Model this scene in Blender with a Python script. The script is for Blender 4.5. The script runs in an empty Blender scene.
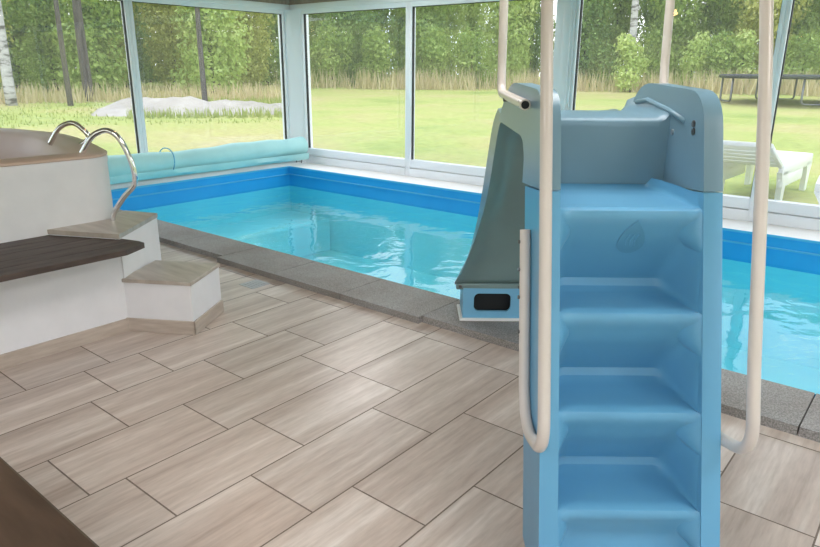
import bpy, bmesh, math, random
from mathutils import Vector, Matrix, noise
random.seed(7)
SC = bpy.context.scene
COL = SC.collection
PI = math.pi

# ------------------------------------------------------------------ camera
F = 660.0
cam_d = bpy.data.cameras.new('camera'); cam = bpy.data.objects.new('camera', cam_d); COL.objects.link(cam)
cam_d.sensor_width = 36.0; cam_d.lens = 36.0*F/820.0; cam_d.clip_start = 0.05; cam_d.clip_end = 400
PIT, YAW, ROLL, H = 0.2994, -0.6851, 0.0076, 1.415
fw = Vector((math.sin(YAW)*math.cos(PIT), math.cos(YAW)*math.cos(PIT), -math.sin(PIT)))
rt = Vector((math.cos(YAW), -math.sin(YAW), 0)); up = rt.cross(fw)
rt, up = math.cos(ROLL)*rt + math.sin(ROLL)*up, -math.sin(ROLL)*rt + math.cos(ROLL)*up
M = Matrix.Identity(4)
for i in range(3):
    M[i][0] = rt[i]; M[i][1] = up[i]; M[i][2] = -fw[i]
M[2][3] = H
cam.matrix_world = M
SC.camera = cam

# ------------------------------------------------------------------ world + exposure
SC.view_settings.view_transform = 'Standard'
try: SC.view_settings.look = 'None'
except Exception: pass
SC.view_settings.gamma = 1; SC.view_settings.use_curve_mapping = False
SC.view_settings.exposure = 0.14
SKY = 2.6
FILL_GLOW = 9.2  # glow strength of the added ceiling fill panels
w = bpy.data.worlds.new('sky'); SC.world = w; w.use_nodes = True
nt = w.node_tree; nt.nodes.clear()
wo = nt.nodes.new('ShaderNodeOutputWorld'); bg = nt.nodes.new('ShaderNodeBackground')
tc = nt.nodes.new('ShaderNodeTexCoord'); nz = nt.nodes.new('ShaderNodeTexNoise'); cr = nt.nodes.new('ShaderNodeValToRGB')
nz.inputs['Scale'].default_value = 3.2; nz.inputs['Detail'].default_value = 5
cr.color_ramp.elements[0].position = .38; cr.color_ramp.elements[0].color = (.66, .80, 1, 1)
cr.color_ramp.elements[1].position = .6; cr.color_ramp.elements[1].color = (1, .985, 1, 1)
nt.links.new(tc.outputs['Generated'], nz.inputs['Vector']); nt.links.new(nz.outputs['Fac'], cr.inputs['Fac'])
nt.links.new(cr.outputs['Color'], bg.inputs['Color']); nt.links.new(bg.outputs[0], wo.inputs[0])
bg.inputs['Strength'].default_value = SKY

# ------------------------------------------------------------------ materials
def mat(name, col, rough=.5, metal=0, spec=.5, coat=0):
    m = bpy.data.materials.new(name); m.use_nodes = True
    b = m.node_tree.nodes['Principled BSDF']
    b.inputs['Base Color'].default_value = (*col, 1); b.inputs['Roughness'].default_value = rough
    b.inputs['Metallic'].default_value = metal; b.inputs['Specular IOR Level'].default_value = spec
    b.inputs['Coat Weight'].default_value = coat
    return m
def N(m, t, **kw):
    n = m.node_tree.nodes.new(t)
    for k, v in kw.items():
        if k in n.inputs: n.inputs[k].default_value = v
        else: setattr(n, k, v)
    return n
def L(m, a, b): m.node_tree.links.new(a, b)
def P(m): return m.node_tree.nodes['Principled BSDF']
def ramp(m, fac, stops):
    r = N(m, 'ShaderNodeValToRGB'); e = r.color_ramp.elements
    while len(e) < len(stops): e.new(.5)
    for el, (p_, c) in zip(e, stops): el.position = p_; el.color = (*c, 1)
    L(m, fac, r.inputs['Fac']); return r.outputs['Color']
def coords(m, scale=(1, 1, 1), rot=(0, 0, 0)):
    t = N(m, 'ShaderNodeTexCoord'); mp = N(m, 'ShaderNodeMapping')
    mp.inputs['Scale'].default_value = scale; mp.inputs['Rotation'].default_value = rot
    L(m, t.outputs['Object'], mp.inputs['Vector']); return mp.outputs['Vector']
def noise_tex(m, vec, scale, detail=4, rough=.55):
    n = N(m, 'ShaderNodeTexNoise'); n.inputs['Scale'].default_value = scale; n.inputs['Detail'].default_value = detail
    n.inputs['Roughness'].default_value = rough
    L(m, vec, n.inputs['Vector']); return n.outputs['Fac']
def bump(m, fac, strength=.2, dist=.01):
    b = N(m, 'ShaderNodeBump'); b.inputs['Strength'].default_value = strength; b.inputs['Distance'].default_value = dist
    L(m, fac, b.inputs['Height']); L(m, b.outputs['Normal'], P(m).inputs['Normal'])
def noisy(name, c1, c2, scale, rough=.5, bumps=0, sc=(1, 1, 1), spec=.5, detail=4, coat=0, rot=(0,0,0)):
    m = mat(name, c1, rough, spec=spec, coat=coat)
    v = coords(m, sc, rot); f = noise_tex(m, v, scale, detail)
    L(m, ramp(m, f, [(.3, c1), (.7, c2)]), P(m).inputs['Base Color'])
    if bumps: bump(m, f, bumps)
    return m

# travertine-look floor tile (tone attribute per tile)
m_tile = mat('travertine_tile', (.5, .43, .36), .28)
v = coords(m_tile, (6.5, .33, 1)); at = N(m_tile, 'ShaderNodeAttribute'); at.attribute_name = 'tone'
ad = N(m_tile, 'ShaderNodeVectorMath'); ad.operation = 'ADD'
mu = N(m_tile, 'ShaderNodeVectorMath'); mu.operation = 'SCALE'; mu.inputs['Scale'].default_value = 37
L(m_tile, at.outputs['Color'], mu.inputs[0]); L(m_tile, v, ad.inputs[0]); L(m_tile, mu.outputs[0], ad.inputs[1])
f1 = noise_tex(m_tile, ad.outputs[0], 1.7, 7, .62)
c1 = ramp(m_tile, f1, [(.25, (.38, .295, .24)), (.42, (.54, .445, .38)), (.54, (.62, .53, .46)), (.72, (.80, .725, .66))])
hs = N(m_tile, 'ShaderNodeHueSaturation'); f3 = noise_tex(m_tile, coords(m_tile, (60, 9, 1)), 1.0, 3)
c3 = ramp(m_tile, f3, [(.3, (.90, .89, .88)), (.5, (1, 1, 1)), (.75, (1.1, 1.1, 1.1))])
m3 = N(m_tile, 'ShaderNodeMix', data_type='RGBA', blend_type='MULTIPLY'); m3.inputs[0].default_value = 1
L(m_tile, c1, m3.inputs[6]); L(m_tile, c3, m3.inputs[7]); L(m_tile, m3.outputs[2], hs.inputs['Color'])
mr = N(m_tile, 'ShaderNodeMapRange'); mr.inputs['To Min'].default_value = .88; mr.inputs['To Max'].default_value = 1.08
L(m_tile, at.outputs['Fac'], mr.inputs['Value']); L(m_tile, mr.outputs[0], hs.inputs['Value'])
L(m_tile, hs.outputs[0], P(m_tile).inputs['Base Color'])
bump(m_tile, f1, .06, .002)
m_grout = noisy('grout', (.16, .125, .10), (.22, .175, .14), 30, .85)

m_stone = mat('grey_granite', (.4, .4, .4), .55)
v = coords(m_stone); fa = noise_tex(m_stone, v, 160, 3); fb = noise_tex(m_stone, v, 2.5, 4)
cA = ramp(m_stone, fa, [(.3, (.17, .165, .165)), (.5, (.33, .32, .31)), (.72, (.52, .51, .5))])
cB = ramp(m_stone, fb, [(.35, (.78, .74, .70)), (.65, (1, 1, 1))])
mx = N(m_stone, 'ShaderNodeMix', data_type='RGBA', blend_type='MULTIPLY'); mx.inputs[0].default_value = 1
L(m_stone, cA, mx.inputs[6]); L(m_stone, cB, mx.inputs[7]); L(m_stone, mx.outputs[2], P(m_stone).inputs['Base Color'])
bump(m_stone, fa, .25, .003)
m_trav = noisy('travertine_slab', (.36, .31, .26), (.55, .49, .43), 3.2, .3, .1, (1, 6, 1), detail=6, rot=(0, 0, .5))
m_skirt = noisy('skirting_tile', (.42, .35, .29), (.56, .48, .41), 5, .35, .05, (1.2, 1.2, 9), detail=6)
m_plaster = noisy('white_plaster', (.77, .77, .79), (.81, .81, .83), 9, .75, .04, spec=.3)
m_white = mat('white_frame', (.88, .91, .95), .3)
m_gasket = mat('black_gasket', (.015, .015, .018), .6)
m_bench = noisy('dark_wood', (.040, .026, .022), (.105, .075, .063), 5, .5, .3, (5, 1, 5), detail=6)
m_table = noisy('brown_wood', (.035, .021, .014), (.088, .055, .037), 4, .42, .15, (1, 6, 6), detail=6)
m_ceil = noisy('greyed_wood', (.33, .28, .24), (.47, .41, .36), 4, .6, .2, (1, 8, 1), detail=6)
m_acryl = noisy('beige_acrylic', (.58, .43, .34), (.63, .48, .39), 4, .35, spec=.3)
m_chrome = mat('chrome', (.82, .82, .84), .08, 1)
m_steel = mat('screw_steel', (.16, .16, .16), .4, .8)
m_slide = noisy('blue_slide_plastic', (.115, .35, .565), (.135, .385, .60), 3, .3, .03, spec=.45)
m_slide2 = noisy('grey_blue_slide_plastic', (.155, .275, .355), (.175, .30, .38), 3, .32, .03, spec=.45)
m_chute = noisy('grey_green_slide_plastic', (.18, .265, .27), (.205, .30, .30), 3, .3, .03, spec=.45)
m_bluebase = noisy('pale_blue_plastic', (.17, .44, .66), (.2, .48, .7), 4, .4)
m_emblem = mat('embossed_dark_blue', (.10, .315, .505), .4)
m_rail = noisy('white_powder_coat', (.61, .555, .515), (.65, .60, .555), 6, .3, coat=.2)
m_black = mat('opening_shade', (.008, .01, .012), .7)  # near-black colour painted for the shade inside openings
m_cover = noisy('pale_teal_foam', (.38, .70, .70), (.47, .79, .78), 3, .5, .06, spec=.4)
m_strap = mat('blue_strap', (.12, .45, .65), .5)
m_liner = noisy('blue_liner', (.018, .36, .80), (.028, .41, .84), 2, .3)
m_floorliner = noisy('pale_blue_liner', (.17, .80, .94), (.22, .86, .96), 2, .4)
m_fold = mat('light_blue_liner_bead', (.10, .50, .80), .3)
m_whitecop = noisy('white_coping', (.87, .85, .83), (.90, .89, .87), 8, .5)
m_plasticw = mat('white_plastic', (.86, .87, .88), .35)
m_tramp = mat('black_mat', (.03, .035, .04), .7)
m_galv = mat('galvanised', (.16, .165, .17), .4, .5)
m_drain = mat('steel_grate', (.45, .45, .46), .3, .9)

def glass_mix(name, tint, ior, rough=0.0, bump_scale=None, haze=0):
    m = bpy.data.materials.new(name); m.use_nodes = True; t = m.node_tree; t.nodes.clear()
    o = t.nodes.new('ShaderNodeOutputMaterial'); mi = t.nodes.new('ShaderNodeMixShader')
    tr = t.nodes.new('ShaderNodeBsdfTransparent'); gl = t.nodes.new('ShaderNodeBsdfGlossy'); fr = t.nodes.new('ShaderNodeFresnel')
    tr.inputs[0].default_value = (*tint, 1); gl.inputs['Roughness'].default_value = rough
    ge = t.nodes.new('ShaderNodeNewGeometry'); mm = t.nodes.new('ShaderNodeMath'); mm.operation = 'MULTIPLY_ADD'   # same reflectance from both faces
    mm.inputs[1].default_value = 1/ior-ior; mm.inputs[2].default_value = ior
    t.links.new(ge.outputs['Backfacing'], mm.inputs[0]); t.links.new(mm.outputs[0], fr.inputs['IOR'])
    t.links.new(fr.outputs[0], mi.inputs[0]); t.links.new(tr.outputs[0], mi.inputs[1]); t.links.new(gl.outputs[0], mi.inputs[2])
    if haze:     # small even translucent share mixed into the panes
        df = t.nodes.new('ShaderNodeBsdfTranslucent'); m2 = t.nodes.new('ShaderNodeMixShader'); df.inputs[0].default_value = (.9, .93, .95, 1)
        m2.inputs[0].default_value = haze
        t.links.new(mi.outputs[0], m2.inputs[1]); t.links.new(df.outputs[0], m2.inputs[2]); t.links.new(m2.outputs[0], o.inputs[0])
    else: t.links.new(mi.outputs[0], o.inputs[0])
    if bump_scale:
        c = t.nodes.new('ShaderNodeTexCoord'); n = t.nodes.new('ShaderNodeTexNoise'); b = t.nodes.new('ShaderNodeBump')
        n.inputs['Scale'].default_value = bump_scale[0]; n.inputs['Detail'].default_value = 2.5; n.inputs['Distortion'].default_value = .6
        b.inputs['Strength'].default_value = bump_scale[1]; b.inputs['Distance'].default_value = bump_scale[2]
        t.links.new(c.outputs['Object'], n.inputs['Vector']); t.links.new(n.outputs['Fac'], b.inputs['Height'])
        for nn in (gl, fr): t.links.new(b.outputs[0], nn.inputs['Normal'])
    return m
m_glass = glass_mix('window_glass', (.97, .98, .98), 1.45, haze=.028)
m_water = glass_mix('pool_water', (.86, .99, 1), 1.33, 0.0, (2.6, .35, .03))

m_lawn = mat('lawn', (.3, .38, .1), .95, spec=.1)
v = coords(m_lawn); fa = noise_tex(m_lawn, v, .22, 5, .6); fb = noise_tex(m_lawn, v, 9, 3)
cA = ramp(m_lawn, fa, [(.30, (.25, .33, .085)), (.45, (.38, .42, .13)), (.57, (.44, .41, .165)), (.72, (.50, .41, .24))])
cB = ramp(m_lawn, fb, [(.3, (.78, .78, .78)), (.7, (1.1, 1.1, 1.1))])
mx = N(m_lawn, 'ShaderNodeMix', data_type='RGBA', blend_type='MULTIPLY'); mx.inputs[0].default_value = 1
L(m_lawn, cA, mx.inputs[6]); L(m_lawn, cB, mx.inputs[7]); L(m_lawn, mx.outputs[2], P(m_lawn).inputs['Base Color'])
bump(m_lawn, fb, .5, .05)
m_sand = noisy('pale_sand', (.30, .27, .235), (.46, .42, .38), 1.3, .95, .6)
m_paving = noisy('pale_paving', (.55, .53, .50), (.68, .66, .62), 6, .8, .1)
def leafmat(name, a, b):
    m = mat(name, a, .55, spec=.25)
    o = N(m, 'ShaderNodeAttribute'); o.attribute_name = 'tone'
    L(m, ramp(m, o.outputs['Fac'], [(0, a), (1, b)]), P(m).inputs['Base Color'])
    t = m.node_tree; out = t.nodes['Material Output']; tl = N(m, 'ShaderNodeBsdfTranslucent'); mi = N(m, 'ShaderNodeMixShader')
    tl.inputs[0].default_value = (b[0]*1.1, b[1]*1.1, b[2]*.7, 1); mi.inputs[0].default_value = .35
    L(m, P(m).outputs[0], mi.inputs[1]); L(m, tl.outputs[0], mi.inputs[2]); L(m, mi.outputs[0], out.inputs[0])
    return m
m_leaf = [leafmat('leaf_green', (.14, .23, .055), (.52, .64, .22)), leafmat('leaf_olive', (.25, .28, .07), (.70, .70, .27)),
          leafmat('leaf_dark', (.09, .165, .055), (.40, .55, .20)), leafmat('leaf_light', (.30, .42, .12), (.68, .76, .34))]
m_dry = leafmat('dry_grass', (.46, .38, .24), (.74, .65, .48))
m_grass = leafmat('grass_blade', (.22, .30, .08), (.44, .46, .18))
m_bark = noisy('dark_bark', (.05, .042, .036), (.115, .098, .085), 4, .9, .5, (3, 3, .6))
m_birch = mat('birch_bark', (.6, .6, .58), .7)
v = coords(m_birch, (1, 1, 3.5)); fa = noise_tex(m_birch, v, 2.2, 4)
L(m_birch, ramp(m_birch, fa, [(.38, (.12, .11, .10)), (.48, (.42, .41, .40)), (.7, (.55, .54, .53))]), P(m_birch).inputs['Base Color'])
m_fill = bpy.data.materials.new('fill_panel_glow'); m_fill.use_nodes = True  # glowing face of the added fill panels
P(m_fill).inputs['Emission Color'].default_value = (1, .945, .93, 1); P(m_fill).inputs['Emission Strength'].default_value = FILL_GLOW
m_bulb = bpy.data.materials.new('warm_bulb'); m_bulb.use_nodes = True
P(m_bulb).inputs['Emission Color'].default_value = (1, .55, .22, 1); P(m_bulb).inputs['Emission Strength'].default_value = 30

# ------------------------------------------------------------------ helpers
def obj(name, bm, m, parent=None, smooth=False, angle=None, recalc=True):
    if recalc: bmesh.ops.recalc_face_normals(bm, faces=bm.faces[:])
    me = bpy.data.meshes.new(name); bm.to_mesh(me); bm.free()
    me.materials.append(m)
    if smooth or angle:
        for p_ in me.polygons: p_.use_smooth = True
        if angle: me.set_sharp_from_angle(angle=math.radians(angle))
    o = bpy.data.objects.new(name, me); COL.objects.link(o)
    if parent: o.parent = parent
    return o
def tag(o, label=None, cat=None, group=None, kind=None):
    if label: o['label'] = label
    if cat: o['category'] = cat
    if group: o['group'] = group
    if kind: o['kind'] = kind
    return o
def empty(name, loc=(0, 0, 0), rz=0):
    o = bpy.data.objects.new(name, None); COL.objects.link(o); o.location = loc; o.rotation_euler = (0, 0, rz); o.empty_display_size = .1
    return o
def copy_tree(o, parent=None):
    c = o.copy(); COL.objects.link(c)
    if parent: c.parent = parent
    for ch in list(o.children): copy_tree(ch, c)
    return c
def box(bm, x0, x1, y0, y1, z0, z1, bev=0, seg=2, mtx=None):
    r = bmesh.ops.create_cube(bm, size=1); vs = r['verts']
    for v_ in vs:
        v_.co = Vector(((x0+x1)/2 + v_.co.x*(x1-x0), (y0+y1)/2 + v_.co.y*(y1-y0), (z0+z1)/2 + v_.co.z*(z1-z0)))
    if bev:
        es = {e for v_ in vs for e in v_.link_edges}
        rr_ = bmesh.ops.bevel(bm, geom=list(es), offset=bev, segments=seg, affect='EDGES', profile=.5)
        vs = list({v_ for f in rr_['faces'] for v_ in f.verts} | {v_ for v_ in vs if v_.is_valid})
    if mtx:
        for v_ in vs: v_.co = mtx @ v_.co
    return vs
def prism(bm, pts, z0, z1):
    a = [bm.verts.new((x, y, z0)) for x, y in pts]; b = [bm.verts.new((x, y, z1)) for x, y in pts]; n = len(pts)
    bm.faces.new(a[::-1]); bm.faces.new(b)
    for i in range(n): bm.faces.new((a[i], a[(i+1) % n], b[(i+1) % n], b[i]))
def bevel_all(bm, off, seg=2, ang=20):
    es = [e for e in bm.edges if len(e.link_faces) == 2 and e.calc_face_angle(0) > math.radians(ang)]
    if es: bmesh.ops.bevel(bm, geom=es, offset=off, segments=seg, affect='EDGES', profile=.5)
def rounded(pts, rads, n=5):
    out = []
    k = len(pts)
    for i in range(k):
        p0, p1, p2 = Vector(pts[i-1]), Vector(pts[i]), Vector(pts[(i+1) % k]); r = rads[i]
        if r <= 0: out.append(p1); continue
        d1 = (p0-p1); d2 = (p2-p1); r1 = min(r, d1.length*.48); r2 = min(r, d2.length*.48)
        a = p1 + d1.normalized()*r1; b = p1 + d2.normalized()*r2
        for j in range(n+1):
            t = j/n; out.append(a*(1-t)**2 + p1*2*t*(1-t) + b*t*t)
    return out
def smooth_path(pts, n=8, closed=False):
    P_ = [Vector(p) for p in pts]; out = []
    for i in range(len(P_)-1):
        p0 = P_[max(i-1, 0)]; p1 = P_[i]; p2 = P_[i+1]; p3 = P_[min(i+2, len(P_)-1)]
        for j in range(n):
            t = j/n
            out.append(.5*((2*p1) + (-p0+p2)*t + (2*p0-5*p1+4*p2-p3)*t*t + (-p0+3*p1-3*p2+p3)*t**3))
    out.append(P_[-1]); return out
def tube(bm, path, r, seg=14, cap=True, r_end=None):
    P_ = [Vector(p) for p in path]; rings = []; n = len(P_)
    T = [(P_[min(i+1, n-1)]-P_[max(i-1, 0)]).normalized() for i in range(n)]
    ref = Vector((0, 0, 1)) if abs(T[0].z) < .9 else Vector((1, 0, 0))
    u = T[0].cross(ref).normalized()
    for i in range(n):
        u = (u - T[i]*u.dot(T[i])).normalized(); w_ = T[i].cross(u)
        rr_ = r if r_end is None else r + (r_end-r)*i/(n-1)
        rings.append([bm.verts.new(P_[i] + (u*math.cos(a) + w_*math.sin(a))*rr_) for a in [2*PI*k/seg for k in range(seg)]])
    for a, b in zip(rings, rings[1:]):
        for k in range(seg): bm.faces.new((a[k], a[(k+1) % seg], b[(k+1) % seg], b[k]))
    if cap: bm.faces.new(rings[0][::-1]); bm.faces.new(rings[-1])
    return rings
def fillet_path(pts, r, n=6):
    P_ = [Vector(p) for p in pts]; out = [P_[0]]
    for i in range(1, len(P_)-1):
        d1 = P_[i-1]-P_[i]; d2 = P_[i+1]-P_[i]; q = min(r, d1.length*.49, d2.length*.49)
        a = P_[i]+d1.normalized()*q; b = P_[i]+d2.normalized()*q
        for j in range(n+1):
            t = j/n; out.append(a*(1-t)**2 + P_[i]*2*t*(1-t) + b*t*t)
    out.append(P_[-1]); return out

# ------------------------------------------------------------------ setting: floor
XW, YW = -8.0, 6.95            # glass planes
FX0, FX1, FY0 = -8.3, 2.6, -2.3
def cop_in(x): return 3.225      # inner edge of the front coping
bm = bmesh.new(); tl = bm.loops.layers.color.new('tone')
TW, TL, G = .33, .58, .003
joints = {-2: [1.001, 1.397, 1.98], -1: [.69, 1.265, 1.547, 2.13], 0: [.558, 1.138, 1.715, 2.245, 2.82], 1: [.235, .815, 1.388, 2.071, 2.717],
          2: [.366, .946, 1.504, 2.10, 2.68], 3: [.086, .666, 1.246, 1.90, 2.589], 4: [.275, .855, 1.435, 2.122, 2.70]}
j = -19
while True:
    x0 = -2.75 + j*TW; x1 = x0+TW
    if x0 > FX1: break
    us = joints.get(j) or [random.uniform(1.2, 1.75)]
    while us[0] > FY0: us = [us[0]-TL] + us
    while us[-1] < 2.92: us = us + [us[-1]+TL]
    for y, y2 in zip(us, us[1:]):
        a, b = max(y, FY0), min(y2, 2.91)
        if b-a > .02:
            vs = [bm.verts.new((q[0], q[1], 0)) for q in ((x0+G, a+G), (x1-G, a+G), (x1-G, b-G), (x0+G, b-G))]
            f = bm.faces.new(vs); c = (random.random(), random.random(), random.random(), 1)
            for lp in f.loops: lp[tl] = c
    j += 1
fl = tag(obj('floor', bm, m_tile), 'travertine-look grey beige floor tiles around the pool', 'floor', kind='structure')
bm = bmesh.new()
box(bm, FX0, FX1, FY0, 2.92, -.06, -.0015)
obj('grout', bm, m_grout, fl)

# coping along the front of the pool
cop = empty('trim_1'); tag(cop, 'grey granite coping slabs along the front edge of the pool', 'pool coping', kind='structure')
edges = [-7.6, -6.8, -6.15, -5.5, -4.85, -4.2, -3.55, -2.88, -2.23, -1.58, -.93, -.28, .37, 1.02, 1.67, 2.6]
bm = bmesh.new()
for a, b in zip(edges, edges[1:]):
    yf = 2.865 if a < -4.3 else 2.812 if a < -2.3 else 2.845
    b2 = bmesh.new()
    prism(b2, [(a+.003, yf), (b-.003, yf), (b-.003, cop_in(b)), (a+.003, cop_in(a))], -.03, .042)
    bevel_all(b2, .008, 2)
    me = bpy.data.meshes.new('t'); b2.to_mesh(me); b2.free(); bm.from_mesh(me); bpy.data.meshes.remove(me)
obj('coping_slab', bm, m_stone, cop)
bm = bmesh.new(); box(bm, -7.6, 2.6, 2.82, 3.05, -.5, -.028); obj('mortar_bed', bm, m_grout, cop)

# white coping at back and left of the pool, up to the window frames
bm = bmesh.new()
box(bm, -7.603, 2.6, 6.453, 7.05, -.02, .04, .008); box(bm, -8.15, -7.603, 2.9, 7.05, -.02, .04, .008)
tag(obj('trim_2', bm, m_whitecop), 'white ledge between the pool liner and the window frames', 'pool ledge', kind='structure')

# pool basin
ZW, ZB = -.225, -1.1
pool = empty('pool_basin'); tag(pool, 'blue lined rectangular swimming pool basin', 'pool', kind='structure')
poly = [(-7.6, cop_in(-7.6)), (2.6, cop_in(2.6)), (2.6, 6.45), (-7.6, 6.45)]
bm = bmesh.new()
top = [bm.verts.new((x, y, .036)) for x, y in poly]; bot = [bm.verts.new((x, y, -.25)) for x, y in poly]
for i in range(4): bm.faces.new((top[i], top[(i+1) % 4], bot[(i+1) % 4], bot[i]))
bmesh.ops.reverse_faces(bm, faces=bm.faces[:])
obj('liner_band', bm, m_liner, pool, recalc=False)
bm = bmesh.new()
top = [bm.verts.new((x, y, -.25)) for x, y in poly]; bot = [bm.verts.new((x, y, ZB)) for x, y in poly]
for i in range(4): bm.faces.new((top[i], top[(i+1) % 4], bot[(i+1) % 4], bot[i]))
bm.faces.new(bot[::-1]); bmesh.ops.reverse_faces(bm, faces=bm.faces[:])
obj('liner_floor', bm, m_floorliner, pool, recalc=False)
bm = bmesh.new()
for z0, z1, d in ((.018, .041, .010), (-.085, -.07, .016)):
    box(bm, -7.6, 2.6, 6.45-d, 6.45, z0, z1, .003); box(bm, -7.6, -7.6+d, cop_in(-7.6), 6.45, z0, z1, .003)
obj('liner_bead', bm, m_fold, pool)
bm = bmesh.new()   # underwater ledge along the short end and the back
box(bm, -7.6, -6.75, 3.56, 6.45, ZB, -.62, .03)
obj('underwater_step', bm, m_floorliner, pool)
bm = bmesh.new(); bm.faces.new([bm.verts.new((x, y, ZW)) for x, y in poly])
wt = obj('pool_water', bm, m_water); tag(wt, 'clear rippling water filling the pool', 'water', kind='structure')

# ------------------------------------------------------------------ window walls
HZ = 2.235
wn = [0]
def window(a, b, const, axis, label, sill=True, wide=(.05, .05), z0=.04, z1=HZ):
    """frame + pane of one bay; a..b runs along the other axis"""
    wn[0] += 1
    r = empty('window_%d' % wn[0]); tag(r, label, 'window', kind='structure')
    def bx(bm, u0, u1, d0, d1, q0, q1, bev=.006):
        if axis == 'y': box(bm, u0, u1, const+d0, const+d1, q0, q1, bev)
        else: box(bm, const+d0, const+d1, u0, u1, q0, q1, bev)
    bm = bmesh.new()
    bx(bm, a, a+wide[0], -.05, .05, z0, z1); bx(bm, b-wide[1], b, -.05, .05, z0, z1)
    bx(bm, a+wide[0], b-wide[1], -.05, .05, z1-.06, z1)
    bx(bm, a+wide[0], b-wide[1], -.05, .05, z0+.115, z0+.22); bx(bm, a+wide[0], b-wide[1], -.06, .05, z0, z0+.105)
    obj('frame', bm, m_white, r, angle=35)
    bm = bmesh.new()
    g = .008
    for (u0, u1, q0, q1) in ((a+wide[0], a+wide[0]+g, z0+.22, z1-.06), (b-wide[1]-g, b-wide[1], z0+.22, z1-.06), (a+wide[0], b-wide[1], z1-.066, z1-.06)):
        bx(bm, u0, u1, -.02, .02, q0, q1, 0)
    obj('gasket', bm, m_gasket, r)
    bm = bmesh.new(); bx(bm, a+wide[0], b-wide[1], -.004, .004, z0+.22, z1-.06, 0); obj('pane', bm, m_glass, r)
    return r
window(-7.72, -5.70, YW, 'y', 'window in the back glass wall beside the corner post', wide=(.03, .045))
window(-5.70, -3.50, YW, 'y', 'second window of the back glass wall, behind the pool and slide', wide=(.045, .045))
window(-3.40, -1.40, YW, 'y', 'window of the back glass wall behind the slide platform', wide=(.035, .04))
window(-1.40, .70, YW, 'y', 'rightmost visible window of the back glass wall, lounger outside', wide=(.04, .04))
window(.70, 2.6, YW, 'y', 'back window beyond the right of the slide')
window(4.40, 6.79, XW, 'x', 'left glass wall window above the rolled pool cover', wide=(.05, .03))
window(1.95, 4.40, XW, 'x', 'left glass wall window behind the hot tub', wide=(.05, .05))
window(-.5, 1.95, XW, 'x', 'left glass wall window beyond the hot tub')
window(-2.3, -.5, XW, 'x', 'left glass wall window nearest the front wall')
# front and right walls behind the camera have windows as well
window(-7.6, -4.2, FY0, 'y', 'window in the front wall left of the middle', z0=.5)
window(-3.8, -.4, FY0, 'y', 'window in the front wall in the middle', z0=.5)
window(0, 2.2, FY0, 'y', 'window in the front wall right of the middle', z0=.5)
window(-1.9, 2.2, FX1, 'x', 'window in the right wall near the front', z0=.3)
window(2.6, 6.6, FX1, 'x', 'window in the right wall near the pool', z0=.3)
bm = bmesh.new()
box(bm, FX0, -7.6, FY0-.1, FY0+.1, 0, 2.5); box(bm, -4.2, -3.8, FY0-.1, FY0+.1, 0, 2.5); box(bm, -.4, 0, FY0-.1, FY0+.1, 0, 2.5)
box(bm, 2.2, 2.7, FY0-.1, FY0+.1, 0, 2.5); box(bm, FX0, 2.7, FY0-.1, FY0+.1, 0, .5); box(bm, FX0, 2.7, FY0-.1, FY0+.1, HZ, 2.5)
tag(obj('wall_front', bm, m_plaster), 'white plastered front wall with windows', 'wall', kind='structure')
bm = bmesh.new()
box(bm, FX1-.1, FX1+.1, FY0, -1.9, 0, 2.5); box(bm, FX1-.1, FX1+.1, 2.2, 2.6, -.3, 2.5); box(bm, FX1-.1, FX1+.1, 6.6, 7.05, -.3, 2.5)
box(bm, FX1-.1, FX1+.1, FY0, 7.05, HZ, 2.5); box(bm, FX1-.1, FX1+.1, FY0, 2.6, 0, .3); box(bm, FX1-.1, FX1+.1, 2.6, 7.05, -1.5, .3)
tag(obj('wall_right', bm, m_plaster), 'white plastered right wall with windows', 'wall', kind='structure')
# posts
bm = bmesh.new(); prism(bm, rounded([(-8.1, 6.79), (-7.93, 6.79), (-7.72, 6.89), (-7.72, 7.05), (-8.1, 7.05)], [0, .02, .02, 0, 0], 3), .04, HZ)
tag(obj('trim_3', bm, m_white, angle=30), 'white corner post where the two glass walls meet', 'post', kind='structure')
bm = bmesh.new(); box(bm, -3.62, -3.40, 6.88, 7.03, .04, HZ, .01); box(bm, -3.52, -3.43, 6.86, 6.90, .04, HZ, .008)
tag(obj('trim_4', bm, m_white, angle=30), 'wide white post between the back windows behind the slide', 'post', kind='structure')
# header beams with the greyed wood boarding above
bm = bmesh.new(); box(bm, -8.1, 2.6, 6.87, 7.05, HZ, HZ+.07, .006); box(bm, -8.1, -7.92, FY0, 6.87, HZ, HZ+.07, .006)
tag(obj('trim_5', bm, m_white, angle=30), 'white header beam running above the windows', 'beam', kind='structure')
bm = bmesh.new(); box(bm, -8.1, 2.6, 6.9, 7.05, HZ+.07, 2.5); box(bm, -8.1, -7.95, FY0, 6.9, HZ+.07, 2.5)
tag(obj('wall_back', bm, m_ceil), 'greyed wooden boarding above the window header', 'wall', kind='structure')
bm = bmesh.new(); 
x = FX0
while x < 2.7:
    box(bm, x+.004, x+.146, FY0-.1, 7.1, 2.5, 2.53, .004, 1); x += .15
box(bm, FX0, 2.7, FY0-.1, 7.1, 2.53, 2.6)
tag(obj('ceiling', bm, m_ceil), 'greyed wooden plank ceiling', 'ceiling', kind='structure')

# added square fill panels on the ceiling, out of view, to brighten the room
k = 0
for lx, ly in ((-5.4, 5.6), (.6, 5.6), (-1.4, -.9), (.6, -1.2), (-1.2, 2.2), (1.2, 1.6)):
    r = empty('fill_panel', (lx, ly, 2.5)); k += 1
    tag(r, 'added white square fill light panel on the wooden ceiling, out of view', 'lamp', 'added fill light panels')
    bm = bmesh.new(); box(bm, -.5, .5, -.5, .5, -.045, 0, .008); obj('housing', bm, m_white, r)
    bm = bmesh.new(); box(bm, -.47, .47, -.47, .47, -.052, -.0455); obj('glow_face', bm, m_fill, r)

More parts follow.
